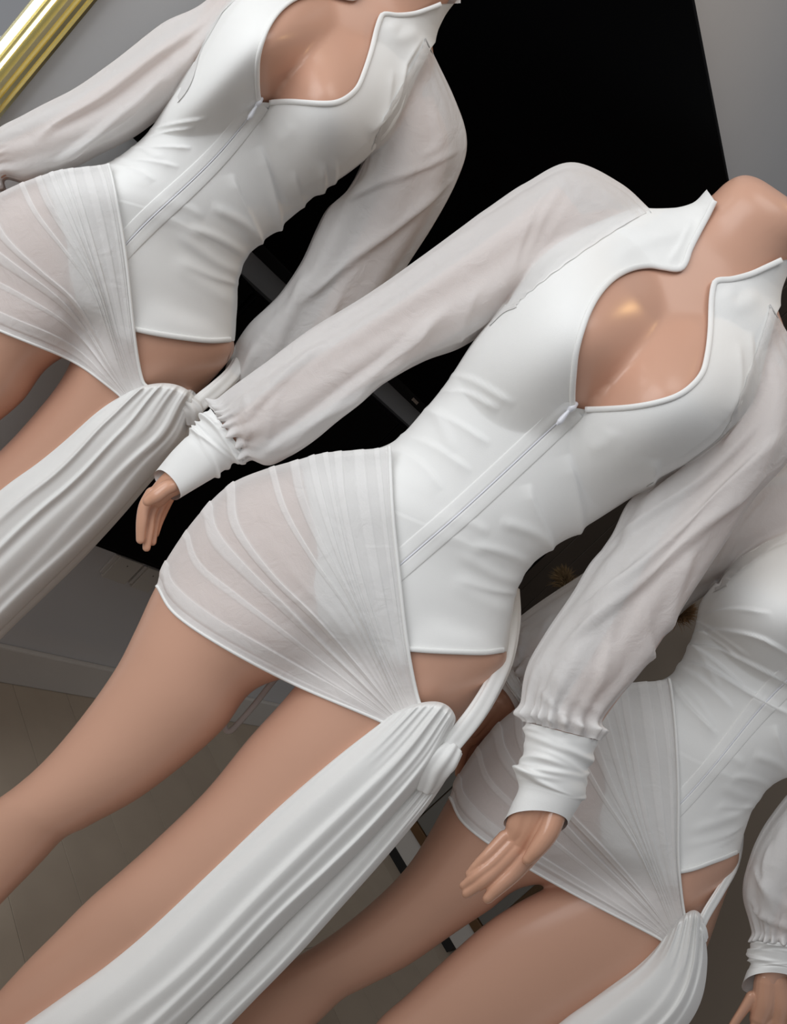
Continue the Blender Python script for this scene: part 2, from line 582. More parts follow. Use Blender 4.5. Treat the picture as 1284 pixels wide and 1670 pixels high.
def clip(V, Fc, polys, fronts):
    """cut a fine mesh along outlines; the border points are moved onto the outline"""
    V = V.copy()
    Fc = np.asarray(Fc)
    for poly, fr in zip(polys, fronts):
        ins = inside(V[:, :2], poly)
        if fr is not None:
            ins &= fr
        n_in = ins[Fc].sum(1)
        mixed = (n_in > 0) & (n_in < 4)
        bv = np.zeros(len(V), bool)
        bv[Fc[mixed].ravel()] = True
        bv &= ins
        cl = np.vstack([poly, poly[:1]]).astype(float)
        idx = np.where(bv)[0]
        best = np.full(len(idx), 1e9)
        q = V[idx, :2].copy()
        P = V[idx, :2]
        for k in range(len(cl) - 1):
            a, b = cl[k], cl[k + 1]
            ab = b - a
            u = np.clip(((P - a) @ ab) / (ab @ ab + 1e-9), 0, 1)
            qq = a + u[:, None] * ab
            d = np.linalg.norm(P - qq, axis=1)
            m = d < best
            best[m] = d[m]
            q[m] = qq[m]
        ok = best < 14
        V[idx[ok], :2] = q[ok]
        Fc = Fc[n_in < 4]
    return V, Fc


def compact(V, Fc, *attrs):
    Fc = np.asarray(Fc)
    used = np.unique(Fc)
    mp = -np.ones(len(V), int)
    mp[used] = np.arange(len(used))
    return (V[used], mp[Fc]) + tuple(a[used] for a in attrs)


def remesh(parts, voxel, smooth_it, fac=0.5):
    """join closed shells into one continuous skin"""
    VV, FF, n = [], [], 0
    for V, Fc in parts:
        VV.append(V)
        FF += [tuple(int(i) + n for i in f) for f in Fc]
        n += len(V)
    me = mesh('tmp', np.vstack(VV), FF)
    import bmesh
    bm = bmesh.new()
    bm.from_mesh(me)
    bmesh.ops.recalc_face_normals(bm, faces=bm.faces)
    bm.to_mesh(me)
    bm.free()
    o = bpy.data.objects.new('tmp', me)
    COL.objects.link(o)
    r = o.modifiers.new('r', 'REMESH')
    r.mode = 'VOXEL'
    r.voxel_size = voxel
    s = o.modifiers.new('s', 'SMOOTH')
    s.iterations = smooth_it
    s.factor = fac
    dg = bpy.context.evaluated_depsgraph_get()
    ev = o.evaluated_get(dg)
    m2 = ev.to_mesh()
    V = np.zeros(len(m2.vertices) * 3, np.float32)
    m2.vertices.foreach_get('co', V)
    Fc = [tuple(p.vertices) for p in m2.polygons]
    ev.to_mesh_clear()
    bpy.data.objects.remove(o)
    bpy.data.meshes.remove(me)
    return V.reshape(-1, 3).astype(float), Fc


# --- figure maps: where a template pixel lies for each figure
class Fig:
    def __init__(self, src, dst, Y, sig=230, yaw=0.0, h0=0.0):
        self.Y, self.yaw, self.h0 = Y, yaw, h0          # yaw: the figure stands turned, parallel to the wall behind it
        if src is None:
            self.A, self.b, self.c = np.eye(2), np.zeros(2), None
            return
        src, dst = np.array(src, float), np.array(dst, float)
        X, *_ = np.linalg.lstsq(np.c_[src, np.ones(len(src))], dst, rcond=None)
        self.A, self.b = X[:2].T, X[2]
        res = dst - (src @ self.A.T + self.b)
        K = np.exp(-((src[:, None] - src[None]) ** 2).sum(-1) / sig ** 2)
        self.c, self.s, self.sig = src, np.linalg.solve(K + 0.12 * np.eye(len(src)), res), sig

    def fwd(self, P):
        P = np.asarray(P, float)
        Q = P @ self.A.T + self.b
        if self.c is not None:
            Q = Q + np.exp(-((P[:, None] - self.c[None]) ** 2).sum(-1) / self.sig ** 2) @ self.s
        return Q

    def inv(self, Q):
        Q = np.asarray(Q, float)
        Ai = np.linalg.inv(self.A)
        P = (Q - self.b) @ Ai.T
        for _ in range(30):
            P = P - 0.8 * (self.fwd(P) - Q) @ Ai.T
        return P

    def world(self, V):
        V = np.asarray(V, float).reshape(-1, 3)
        Q = self.fwd(V[:, :2])
        hh = np.clip((Q[:, 0] + Q[:, 1]) / R2 - self.h0, -400, 500) / FPX
        W = at_depth(Q[:, 0], Q[:, 1], self.Y + self.yaw * hh - V[:, 2] / S_PX)
        if getattr(self, 'zk', None) is not None:
            m = W[:, 2] < self.zk
            W[m, 2] = self.zk - (self.zk - W[m, 2]) * self.kz
        return W

    def secs(self, rows):
        """loft rows given in this photograph's own pixels -> template"""
        R_ = np.array(rows, float)
        R_[:, 0:2] = self.inv(R_[:, 0:2])
        R_[:, 2:4] = self.inv(R_[:, 2:4])
        return R_

    def pts(self, rows):
        R_ = np.array(rows, float)
        R_[:, 0:2] = self.inv(R_[:, 0:2])
        return R_


FIG_C = Fig(None, None, 0.85)
FIG_L = Fig([(930, 665), (1165, 455), (648, 922), (672, 1145), (825, 1062), (668, 1060), (635, 735), (945, 560), (900, 893), (1190, 700), (440, 1110), (620, 1180), (1110, 435), (1275, 425), (725, 640), (770, 562), (790, 795)],
            [(425, 165), (622, 15), (200, 400), (215, 640), (388, 555), (218, 530), (180, 268), (420, 75), (425, 400), (605, 245), (100, 590), (185, 625), (580, 0), (722, 10), (232, 228), (272, 187), (313, 280)], 1.0, yaw=0.42, h0=417.0)
FIG_R = Fig([(635, 735), (648, 922), (672, 1145), (668, 1060), (825, 1062), (725, 640), (255, 950), (620, 1180), (440, 1110), (830, 495), (740, 1185), (225, 1020), (80, 1240), (366, 1187), (225, 1303), (404, 1206), (335, 1290), (250, 1373)],
            [(1095, 1110), (1110, 1325), (1110, 1520), (1110, 1405), (1200, 1385), (1140, 1030), (737, 1290), (1080, 1530), (880, 1440), (1165, 955), (1148, 1520), (700, 1365), (545, 1525), (800, 1490), (690, 1565), (822, 1498), (748, 1565), (672, 1632)], 1.0)

# --- template outlines of the body: left x,y  right x,y  front  back  middle depth
TORSO = [(375, 990, 750, 1105, 95, 125, -5), (275, 948, 812, 1088, 122, 160, -5), (297, 880, 828, 1015, 128, 168, -5), (380, 798, 838, 958, 124, 158, -5),
         (477, 761, 860, 921, 118, 140, 0), (560, 748, 884, 899, 112, 125, 0), (640, 728, 908, 882, 108, 118, 0), (697, 672, 936, 864, 108, 115, 0),
         (737, 622, 978, 838, 112, 118, 0), (776, 562, 1040, 799, 122, 122, 0), (816, 512, 1125, 751, 128, 128, 0), (850, 468, 1186, 704, 126, 132, 0),
         (876, 422, 1232, 655, 113, 130, -5), (908, 376, 1262, 604, 95, 120, -15), (975, 342, 1282, 550, 82, 105, -25), (1072, 346, 1268, 497, 76, 92, -35),
         (1130, 340, 1276, 448, 74, 84, -35), (1160, 320, 1294, 413, 72, 80, -30), (1180, 301, 1308, 396, 71, 76, -27), (1197, 290, 1318, 380, 66, 70, -24), (1216, 285, 1320, 362, 54, 57, -22), (1238, 291, 1314, 346, 34, 36, -21), (1258, 303, 1300, 332, 12, 13, -20)]
RLEG = [(300, 900, 640, 1060, 112, 140, -5), (259, 948, 530, 1092, 118, 145, -5), (222, 1025, 420, 1122, 108, 122, -3), (190, 1088, 366, 1187, 100, 112, 0),
        (140, 1160, 306, 1242, 90, 100, 0), (80, 1232, 225, 1303, 80, 85, 2), (22, 1286, 145, 1347, 70, 70, 4), (-20, 1320, 95, 1377, 64, 66, 2), (-75, 1365, 42, 1432, 62, 75, -6),
        (-140, 1425, -25, 1500, 58, 80, -12), (-215, 1505, -115, 1590, 50, 66, -18), (-290, 1600, -215, 1665, 40, 46, -24), (-325, 1660, -255, 1720, 40, 46, -24), (-345, 1700, -270, 1765, 38, 46, -20)]
LLEG = [(560, 960, 828, 1060, 112, 140, -5), (535, 1046, 822, 1092, 118, 140, -5), (474, 1128, 768, 1170, 110, 122, -3), (404, 1206, 685, 1275, 104, 112, 0),
        (335, 1290, 575, 1385, 94, 102, 4), (250, 1373, 450, 1485, 84, 86, 8), (184, 1432, 345, 1560, 76, 72, 12), (120, 1490, 258, 1622, 68, 72, 8), (48, 1562, 182, 1692, 62, 80, 0),
        (-35, 1645, 85, 1762, 54, 76, -8), (-135, 1752, -52, 1830, 40, 48, -16), (-188, 1812, -108, 1880, 40, 46, -18), (-208, 1838, -124, 1902, 38, 46, -16)]
BREASTS = [((928, 528), 112, 100), ((1110, 670), 112, 100)]


def bust(V):
    """two domes on the front of the chest"""
    P = V[..., :2]
    fr = np.clip(V[..., 2] / 60.0, 0, 1)
    add = np.zeros(V.shape[:-1])
    for (cx, cy), rad, hgt in BREASTS:
        ax, ay = (P[..., 0] - cx), (P[..., 1] - cy)
        dn = (ay - ax) / R2                                  # towards the waist
        sd = (ax + ay) / R2
        dn = np.where(dn > 0, dn / 1.35, dn / 1.1)
        d = np.sqrt(dn ** 2 + sd ** 2) / rad
        add = np.maximum(add, hgt * np.clip(1 - (d / 1.35) ** 2, 0, 1) ** 1.35)
    V = V.copy()
    V[..., 2] += add * fr
    return V


def capped(V):
    nu, nv = V.shape[:2]
    return V.reshape(-1, 3), gfaces(nu, nv, True, True)


def ball_chain(pts):
    """rounded tapering limb: x,y,z,r rows"""
    p = np.array(pts, float)
    t0 = p[0] - p[1]
    t1 = p[-1] - p[-2]
    t0 /= np.linalg.norm(t0[:3]) + 1e-9
    t1 /= np.linalg.norm(t1[:3]) + 1e-9
    D = cr_arc(p, 24)
    head, tail = [], []
    for a in (80, 60, 40, 20):
        c, s = math.cos(math.radians(a)), math.sin(math.radians(a))
        head.append(np.r_[D[0, :3] + t0[:3] * D[0, 3] * s, D[0, 3] * c])
        tail.insert(0, np.r_[D[-1, :3] + t1[:3] * D[-1, 3] * s, D[-1, 3] * c])
    Q = np.vstack([head, D, tail])
    P = Q[:, :3]
    T = np.gradient(P, axis=0)
    T /= np.linalg.norm(T, axis=1)[:, None] + 1e-9
    ref = np.array([0.3, 0.2, 1.0]) if abs(T[:, 2]).mean() < 0.8 else np.array([1.0, 0.2, 0])
    A = np.cross(T, ref)
    A /= np.linalg.norm(A, axis=1)[:, None] + 1e-9
    B = np.cross(A, T)
    t = np.linspace(0, 2 * np.pi, 18, endpoint=False)
    V = P[:, None] + (A[:, None] * np.cos(t)[None, :, None] + B[:, None] * np.sin(t)[None, :, None]) * Q[:, 3][:, None, None]
    return capped(V)


# ------------------------------------------------------------------ dress outlines in template pixels
OPENING = np.array([(934, 664), (934, 640), (936, 610), (940, 575), (949, 540), (962, 505), (980, 475), (1003, 452), (1030, 438), (1058, 433), (1082, 436), (1102, 439), (1113, 436),
                    (1120, 424), (1126, 406), (1140, 378), (1155, 350), (1166, 327), (1110, 250), (1360, 255), (1360, 420), (1276, 424), (1250, 436), (1225, 447), (1195, 455), (1172, 457),
                    (1165, 464), (1161, 490), (1159, 540), (1154, 580), (1146, 608), (1128, 630), (1104, 646), (1070, 657), (1030, 664), (990, 667), (955, 668)], float)
SH_L = np.array([(1062, 330), (1015, 346), (955, 370), (905, 400), (868, 432), (844, 466), (828, 497), (700, 480), (800, 250), (1066, 230)], float)
SH_R = np.array([(1285, 478), (1268, 510), (1254, 560), (1240, 622), (1222, 672), (1195, 718), (1168, 750), (1300, 820), (1450, 600), (1300, 470)], float)
LOW = np.array([(488, 735), (497, 790), (512, 850), (519, 905), (512, 955), (520, 1005), (560, 1055), (620, 1095), (660, 1100), (662, 1062), (668, 1059), (745, 1064), (850, 1062), (920, 1062), (920, 1500), (-100, 1500), (-100, 650), (470, 650)], float)
BODICE_RIDGES = [([(733, 612), (775, 622), (840, 660)], 5, 9, 1), ([(718, 640), (765, 642), (815, 668)], 6, 8, 1), ([(690, 668), (740, 688), (800, 725)], 6, 9, 1),
                 ([(648, 708), (705, 728), (770, 770)], 5, 9, 1), ([(642, 728), (690, 762), (720, 800)], 4, 10, 1), ([(700, 660), (720, 690), (740, 740)], 3, 8, 0),
                 ([(903, 905), (888, 862), (868, 815), (862, 790)], 7, 11, -1), ([(938, 893), (947, 845), (940, 795), (925, 742)], 8, 12, -1), ([(1052, 815), (1064, 785), (1072, 750)], 7, 11, -1),
                 ([(905, 890), (870, 868), (815, 850)], 4, 8, 0), ([(858, 948), (810, 938), (745, 900)], 5, 8, 0), ([(845, 968), (800, 962), (740, 945)], 6, 8, 1), ([(835, 1000), (800, 985), (730, 950)], 3, 8, 0),
                 ([(870, 920), (820, 900), (770, 890)], 4, 7, 0), ([(1225, 540), (1222, 610), (1195, 680)], 5, 10, 1), ([(1205, 560), (1205, 630), (1180, 690)], 4, 9, 1),
                 ([(880, 445), (940, 405), (1010, 378), (1060, 368)], 4, 8, 1), ([(930, 430), (1000, 395), (1090, 380), (1150, 360)], 3, 10, 0), ([(1090, 430), (1110, 400), (1130, 360)], 4, 8, 1),
                 ([(1000, 420), (1060, 395), (1120, 380)], 3, 9, 0), ([(1180, 470), (1200, 500), (1240, 480)], 4, 12, 0), ([(1000, 700), (990, 720), (960, 735)], 2, 10, 0),
                 ([(800, 870), (760, 850), (720, 850)], 2.5, 7, 0), ([(790, 905), (740, 880), (700, 870)], 2.5, 7, 0)]
# fold lines of the draped skirt from hip to knot; first number: place between top edge (0) and hem (1)
FAN = [(0.00, [(636, 733), (640, 830), (650, 930), (664, 1050), (682, 1140)]),
       (0.07, [(612, 737), (622, 830), (636, 940), (655, 1060), (677, 1143)]),
       (0.15, [(560, 741), (566, 815), (588, 924), (622, 1037), (667, 1146)]),
       (0.25, [(524, 745), (538, 812), (566, 924), (610, 1040), (660, 1149)]),
       (0.36, [(488, 755), (498, 808), (525, 880), (580, 990), (652, 1152)]),
       (0.50, [(432, 771), (452, 838), (500, 915), (570, 1010), (647, 1154)]),
       (0.60, [(384, 791), (392, 860), (449, 940), (535, 1025), (642, 1157)]),
       (0.70, [(347, 822), (357, 868), (401, 922), (500, 1020), (637, 1161)]),
       (0.80, [(308, 868), (328, 920), (390, 972), (490, 1050), (633, 1165)]),
       (0.90, [(275, 918), (287, 955), (352, 1008), (470, 1076), (629, 1170)]),
       (1.00, [(256, 955), (288, 1003), (370, 1058), (485, 1118), (625, 1178)])]
PLEATS = [(0.055, 3, .02), (0.10, 3.5, .025), (0.155, 5, .035), (0.215, 4, .03), (0.28, 6, .035), (0.36, 5, .04), (0.46, 5, .024), (0.60, 8, .038), (0.70, 8, .042), (0.80, 3, .02), (0.90, 7, .06)]


def fan_point(w, n):
    W_ = np.array([f[0] for f in FAN])
    C = np.stack([cr_arc(f[1] + [(f[1][-1][0] + 14, f[1][-1][1] + 18)], n) for f in FAN])          # k,n,2
    out = np.zeros((len(w), n, 2))
    k = np.clip(np.searchsorted(W_, w) - 1, 0, len(W_) - 2)
    f = (w - W_[k]) / (W_[k + 1] - W_[k])
    km, kp = np.maximum(k - 1, 0), np.minimum(k + 2, len(W_) - 1)
    m0 = (C[k + 1] - C[km]) / np.maximum(W_[k + 1] - W_[km], 1e-6)[:, None, None] * (W_[k + 1] - W_[k])[:, None, None]
    m1 = (C[kp] - C[k]) / np.maximum(W_[kp] - W_[k], 1e-6)[:, None, None] * (W_[k + 1] - W_[k])[:, None, None]
    f = f[:, None, None]
    return (2 * f ** 3 - 3 * f ** 2 + 1) * C[k] + (f ** 3 - 2 * f ** 2 + f) * m0 + (-2 * f ** 3 + 3 * f ** 2) * C[k + 1] + (f ** 3 - f ** 2) * m1


def top_z(bvh, P, miss=0.0):
    z = np.zeros(len(P))
    hit = np.zeros(len(P), bool)
    dn = Vector((0, 0, -1))
    for i, (x, y) in enumerate(P):
        h = bvh.ray_cast(Vector((x, y, 3000)), dn)
        if h[0] is not None:
            z[i] = h[0].z
            hit[i] = True
        else:
            z[i] = miss
    return z, hit


def lap(Z, it):
    for _ in range(it):
        p = np.pad(Z, 1, mode='edge')
        Z = (p[:-2, 1:-1] + p[2:, 1:-1] + p[1:-1, :-2] + p[1:-1, 2:]) / 4
    return Z


def ribbon_tail(fig, bvh, Lc, Rc, zl, folds, seed, ns=130, nw=110, bulge=26, gap=8, roll=30, arch=34):
    """hanging cloth between two edge lines, rounded at its sides and rolled over at the top"""
    rng = np.random.RandomState(seed)
    Lc, Rc = cr_arc(fig.pts(Lc), ns), cr_arc(fig.pts(Rc), ns)
    zb = np.interp(np.linspace(0, 1, ns), np.linspace(0, 1, len(zl)), zl)
    w = np.linspace(-0.12, 1.12, nw)
    wc = np.clip(w, 0, 1)
    V = np.zeros((ns, nw, 3))
    V[:, :, :2] = Lc[:, None] + (Rc - Lc)[:, None] * wc[None, :, None]
    sa = np.clip(1 - np.linspace(0, 1, ns) / 0.14, 0, 1) ** 2
    td = Lc[0] - Lc[6] + Rc[0] - Rc[6]
    td = td / np.linalg.norm(td)
    V[:, :, :2] += td[None, None] * (arch * np.sin(np.pi * wc) ** 0.8)[None, :, None] * sa[:, None, None]
    prof_ = np.sqrt(np.clip(1 - (2 * wc - 1) ** 2, 0, 1)) - 1.0
    over = np.where(w < 0, w, np.where(w > 1, 1 - w, 0)) * 380
    Z = zb[:, None] + bulge * prof_[None] + over[None]
    s = np.linspace(0, 1, ns)
    fz = np.zeros((ns, nw))
    for w0, amp, wid, drift in folds:
        c = w0 + drift * s + 0.015 * np.sin(s * (4 + 3 * rng.rand()) * 2 + rng.rand() * 6)
        e = (wc[None] - c[:, None])
        wd = wid * (0.7 + 0.6 * s)[:, None]
        pr = np.where(e > 0, np.exp(-(e / wd) ** 2), np.exp(-(e / (0.45 * wd)) ** 2))
        fz += amp * pr * (0.75 + 0.35 * np.sin(s * 5 + rng.rand() * 6))[:, None]
    for k_ in range(9):                                     # gathers leaving the knot
        c = (k_ + 0.5 + 0.5 * rng.rand()) / 9.5
        fz += (2.5 + 6 * c) * (0.6 + 0.6 * rng.rand()) * np.exp(-((wc[None] - c) / 0.03) ** 2) * np.clip(1 - s / (0.06 + 0.14 * c), 0, 1)[:, None]
    # crossing the leg: never below it
    st = (slice(None, None, 4), slice(None, None, 4))
    g = V[st][..., :2].reshape(-1, 2)
    z, hit = top_z(bvh, g, -400)
    zz = z.reshape(V[st].shape[:2])
    zf = np.zeros((ns, nw))
    ii, jj = np.arange(ns) / 4, np.arange(nw) / 4
    tmp = np.stack([np.interp(jj, np.arange(zz.shape[1]), r) for r in zz])
    zf = np.stack([np.interp(ii, np.arange(zz.shape[0]), c) for c in tmp.T]).T
    inner = (w >= -0.001) & (w <= 1.001)
    Zm = np.maximum(Z, zf + gap)
    Z = np.where(inner[None], lap(Zm, 14), Z)
    V[:, :, 2] = Z + fz
    # rolled top
    k = 8
    extra = []
    for a in np.linspace(80, 8, k):
        r = math.radians(a)
        e = V[0].copy()
        d = V[0, :, :2] - V[4, :, :2]
        d /= np.linalg.norm(d, axis=1)[:, None] + 1e-9
        e[:, :2] += d * roll * 0.45 * math.sin(r)
        e[:, 2] -= roll * (1 - math.cos(r)) * 1.3
        extra.append(e)
    V = np.concatenate([np.stack(extra), V], 0)
    return V


def sleeve_grid(fig, rows, folds, seed, bow, nu=130, nv=170):
    rng = np.random.RandomState(seed)
    V = loft(fig.secs(rows), nu, nv, 2.1)
    s = np.linspace(0, 1, nu)[:, None]
    t = np.linspace(0, 2 * np.pi, nv, endpoint=False)[None]
    N = gnormals(V)
    amp = 3.0 * np.clip(s / 0.2, 0, 1)
    d = amp * (np.sin(5 * t + 3 * s + rng.rand() * 6) + 0.7 * np.sin(9 * t - 4 * s + rng.rand() * 6))
    d += 4.0 * np.clip((s - 0.78) / 0.2, 0, 1) * np.sin(19 * t + 2 * np.sin(3 * t))           # gathers running into the cuff
    d += (8 + 6 * np.sin(19 * t + 2 * np.sin(3 * t))) * np.exp(-((s - 0.955) / 0.026) ** 2)          # blouses over the cuff
    d += 1.6 * np.clip((0.16 - s) / 0.16, 0, 1) * np.sin(26 * t)                                # gathers at the shoulder seam
    V = V + N * d[..., None]
    N = gnormals(V)
    fr = [(fig.inv(np.array(p, float)), 1.5 * a, 0.85 * wd, k) for p, a, wd, k in folds]
    V = ridge(V, N, fr)
    st = np.clip(np.sin(t), 0, 1) * np.clip(1 - s / 0.16, 0, 1)
    V[:, :, 0] += st * bow[0]
    V[:, :, 1] += st * bow[1]
    return V


def cuff_grid(fig, rows, seed, bow, nu=80, nv=110, amp=6.0):
    V = loft(fig.secs(rows), nu, nv, 2.0)
    N = gnormals(V)
    s = np.linspace(0, 1, nu)[:, None]
    t = np.linspace(0, 2 * np.pi, nv, endpoint=False)[None]
    ph = seed * 1.7
    rng = np.random.RandomState(int(seed) + 3)
    wv = np.zeros_like(s + t)
    for k_ in range(9):
        c0_, tl_, tw_ = 0.04 + 0.62 * k_ / 9 + 0.03 * rng.randn(), 0.05 + 0.05 * rng.rand(), rng.rand() * 6.28
        cc = c0_ + tl_ * np.sin(t + tw_) + 0.025 * np.sin(2 * t + rng.rand() * 6)
        wv = wv + (0.8 + 0.7 * rng.rand()) * np.exp(-((s - cc) / (0.026 + 0.014 * rng.rand())) ** 2) * (0.55 + 0.45 * np.sin(t * (1 + k_ % 2) + rng.rand() * 6))
    wv = wv - 0.3
    env = np.clip(s / 0.06, 0, 1) * np.clip((0.66 - s) / 0.08, 0, 1)
    d = amp * env * wv * (0.75 + 0.4 * np.sin(2 * t + ph))
    d = d + 0.8 * np.sin(4 * t + 5 * s)
    V = V + N * d[..., None]
    st = np.sin(t) * np.clip((s - 0.55) / 0.45, 0, 1)
    V[:, :, 0] += st * bow[0]
    V[:, :, 1] += st * bow[1]
    return V


def to_obj(fig, root, name, V, Fc, m, dens=None, parent=None):
    W = fig.world(V) - np.array(root.location)
    return link(name, mesh(name, W, Fc, True, dens), m, parent or root)


def build(fig, sp):
    # ---- the mannequin
    torso = bust(loft(TORSO, 150, 120, 2.15))
    ll = np.array(LLEG, float)
    ll[2:7, 0] -= sp.get('leg_widen', 0)
    ll[2:7, 1] -= sp.get('leg_widen', 0)
    parts = [capped(torso), capped(loft(RLEG, 90, 64)), capped(loft(ll, 90, 64))]
    parts.append(ball_chain([(-308, 1735, -30, 40), (-312, 1745, 60, 40), (-318, 1765, 170, 34), (-322, 1775, 230, 24)]))
    parts.append(ball_chain([(-166, 1872, -26, 40), (-168, 1882, 60, 40), (-172, 1900, 170, 34), (-176, 1912, 230, 24)]))
    arms = []
    for a in (sp['r_arm'], sp['l_arm']):
        V = tube(fig.pts(a), 80, 40)
        arms.append(capped(V))
    bodyV, bodyF = remesh(parts + arms, 5.0, 8)
    W = fig.world(bodyV)
    zmin = W[:, 2].min()
    fig.zk = 0.42
    fig.kz = fig.zk / (fig.zk - zmin)
    W = fig.world(bodyV)
    low = W[W[:, 2] < 0.12]
    base = np.array([low[:, 0].mean(), low[:, 1].mean(), 0.0])
    man = tag(empty('mannequin', base), sp['man_label'], 'mannequin', 'three mannequins in white dresses')
    to_obj(fig, man, 'body', bodyV, [f[::-1] for f in bodyF], M['skin'])
    for fingers in (sp.get('r_hand'), sp.get('l_hand')):
        if not fingers:
            continue
        hv, hf = remesh([ball_chain(fig.pts(f)) for f in fingers], 1.7, 5)
        to_obj(fig, man, 'hand', hv, [f[::-1] for f in hf], M['hand'])

    # ---- the dress
    dress = tag(empty('dress', base + np.array([0, 0, 0.001])), sp['dress_label'], 'dress', 'white draped dresses')
    nu, nv = 330, 300
    B = bust(loft(TORSO[:19], nu, nv, 2.15))
    N = gnormals(B)
    off = np.full((nu, nv), 6.0)
    su = np.linspace(0, 1, nu)[:, None]
    off += 8 * np.clip((su - 0.86) / 0.1, 0, 1)                    # the stand collar stays clear of the neck
    B = B + N * off[..., None]
    rid = [(p, 0.85 * a, 1.25 * wd, k) for p, a, wd, k in BODICE_RIDGES] + [(fig.inv(np.array(p, float)), a, wd, k) for p, a, wd, k in sp.get('bodice_folds', [])]
    B = ridge(B, gnormals(B), rid)
    under = BVHTree.FromPolygons([tuple(v) for v in bodyV], bodyF)
    half = nv // 2
    rows = int(nu * 0.22)
    zt, hit = top_z(under, B[:rows:3, :half:3, :2].reshape(-1, 2), -1e3)
    sh = B[:rows:3, :half:3].shape[:2]
    zt = zt.reshape(sh)
    tmp = np.stack([np.interp(np.arange(half) / 3, np.arange(sh[1]), r) for r in zt])
    tmp = np.stack([np.interp(np.arange(rows) / 3, np.arange(sh[0]), c_) for c_ in tmp.T]).T
    B[:rows, :half, 2] = lap(np.maximum(B[:rows, :half, 2], tmp + 7), 6)
    bfull = BVHTree.FromPolygons([tuple(v) for v in B.reshape(-1, 3)], gfaces(nu, nv))
    front = (np.linspace(0, 2 * np.pi, nv, endpoint=False) < np.pi)[None].repeat(nu, 0).ravel()
    front |= B.reshape(-1, 3)[:, 1] < 330
    V, Fc = clip(B.reshape(-1, 3), gfaces(nu, nv), [OPENING, SH_L, SH_R, LOW], [front, None, None, None])
    V, Fc = compact(V, Fc)
    bod = to_obj(fig, dress, 'bodice', V, Fc, M['jersey'])

    def on_bodice(pts, n, lift, r):
        P = cr_arc(np.array(pts, float), n)
        z, hit = top_z(bfull, P, 0)
        z = np.where(hit, z, np.interp(np.arange(n), np.where(hit)[0], z[hit]) if hit.any() else 0)
        z = np.convolve(np.pad(z, 2, mode='edge'), np.ones(5) / 5, 'valid')
        return np.c_[P, z + lift, np.full(n, r)]

    def edge(name, pts, r, m=M['jersey'], lift=1.5, n=90):
        V = tube(on_bodice(pts, n, lift, r), n, 12, None, 0.6)
        return to_obj(fig, dress, name, V.reshape(-1, 3), gfaces(n, 12, True, True), m, parent=bod)

    edge('neckline_binding', OPENING[:18], 5.0)
    edge('neckline_binding', OPENING[21:37], 5.0)
    edge('leg_hem', [(664, 1058), (700, 1061), (745, 1063), (790, 1064), (822, 1060)], 4.5, lift=2)
    # front placket and zip
    zl = np.array([(936, 664), (850, 745), (760, 828), (690, 889), (646, 927), (605, 962)], float)
    c = cr_arc(zl, 90)
    tdir = np.gradient(c, axis=0)
    tdir /= np.linalg.norm(tdir, axis=1)[:, None]
    nrm = np.stack([-tdir[:, 1], tdir[:, 0]], 1)
    wv = np.array([-23, -22, -20, -12, -5, -2.5, 0, 2.5, 5, 12, 20, 22, 23])
    hv = np.array([-1, 0.9, 1.5, 1.4, 1.8, 1.7, -1.0, 1.7, 1.8, 1.4, 1.5, 0.9, -1])
    G = c[:, None] + nrm[:, None] * wv[None, :, None]
    z, hit = top_z(bfull, G.reshape(-1, 2), 100)
    P3 = np.concatenate([G, (lap(z.reshape(90, -1), 3) + hv[None])[..., None]], 2)
    to_obj(fig, dress, 'placket', P3.reshape(-1, 3), gfaces(90, len(wv), False), M['jersey'], parent=bod)
    zp = on_bodice(zl, 90, 1.2, 1.3)
    zob = to_obj(fig, dress, 'zipper', tube(zp, 90, 8).reshape(-1, 3), gfaces(90, 8, True, True), M['zip'])
    z0 = zp[2, 2]
    sl = [(939, 659, z0 + 6, 4.5), (934, 664, z0 + 8, 6.0), (928, 670, z0 + 7, 4.0)]
    v, f = ball_chain(sl)
    to_obj(fig, dress, 'slider', v, f, M['zip'], parent=zob)
    v, f = ball_chain([(930, 668, z0 + 9, 2.0), (922, 677, z0 + 9, 4.0), (914, 687, z0 + 8, 5.0), (910, 691, z0 + 7, 3.0)])
    to_obj(fig, dress, 'pull_tab', v, f, M['zip'], parent=zob)

    # ---- sleeves with cuffs
    for side, sd in (('r', 1), ('l', 2)):
        rows = sp[side + '_sleeve']
        V = sleeve_grid(fig, rows, sp.get(side + '_folds', []), sd + sp['seed'], (-6, -10) if side == 'r' else (8, 3))
        nu_, nv_ = V.shape[:2]
        hf_, rw_ = nv_ // 2, int(nu_ * 0.88)
        sub = V[:rw_:2, :hf_:2]
        zt, hit = top_z(under, sub[..., :2].reshape(-1, 2), -1e3)
        z2, hit2 = top_z(bfull, sub[..., :2].reshape(-1, 2), -1e3)
        sxy = sub[..., :2].reshape(-1, 2)
        srow = (np.arange(0, rw_, 2) < 0.26 * nu_)[:, None].repeat(sub.shape[1], 1).ravel() & ~inside(sxy, SH_L) & ~inside(sxy, SH_R)
        zt = np.maximum(zt, np.where(srow, z2, -1e3)).reshape(sub.shape[:2])
        tmp = np.stack([np.interp(np.arange(hf_) / 2, np.arange(zt.shape[1]), r) for r in zt])
        tmp = np.stack([np.interp(np.arange(rw_) / 2, np.arange(zt.shape[0]), c_) for c_ in tmp.T]).T
        lim = V[:rw_, :hf_, 2]
        V[:rw_, :hf_, 2] = np.where(tmp - lim < 190, np.maximum(lim, tmp + 6), lim)
        V[:rw_, 2:hf_ - 2, 2] = lap(V[:rw_, 2:hf_ - 2, 2], 3)
        s = np.linspace(0, 1, nu_)[:, None] * np.ones((1, nv_))
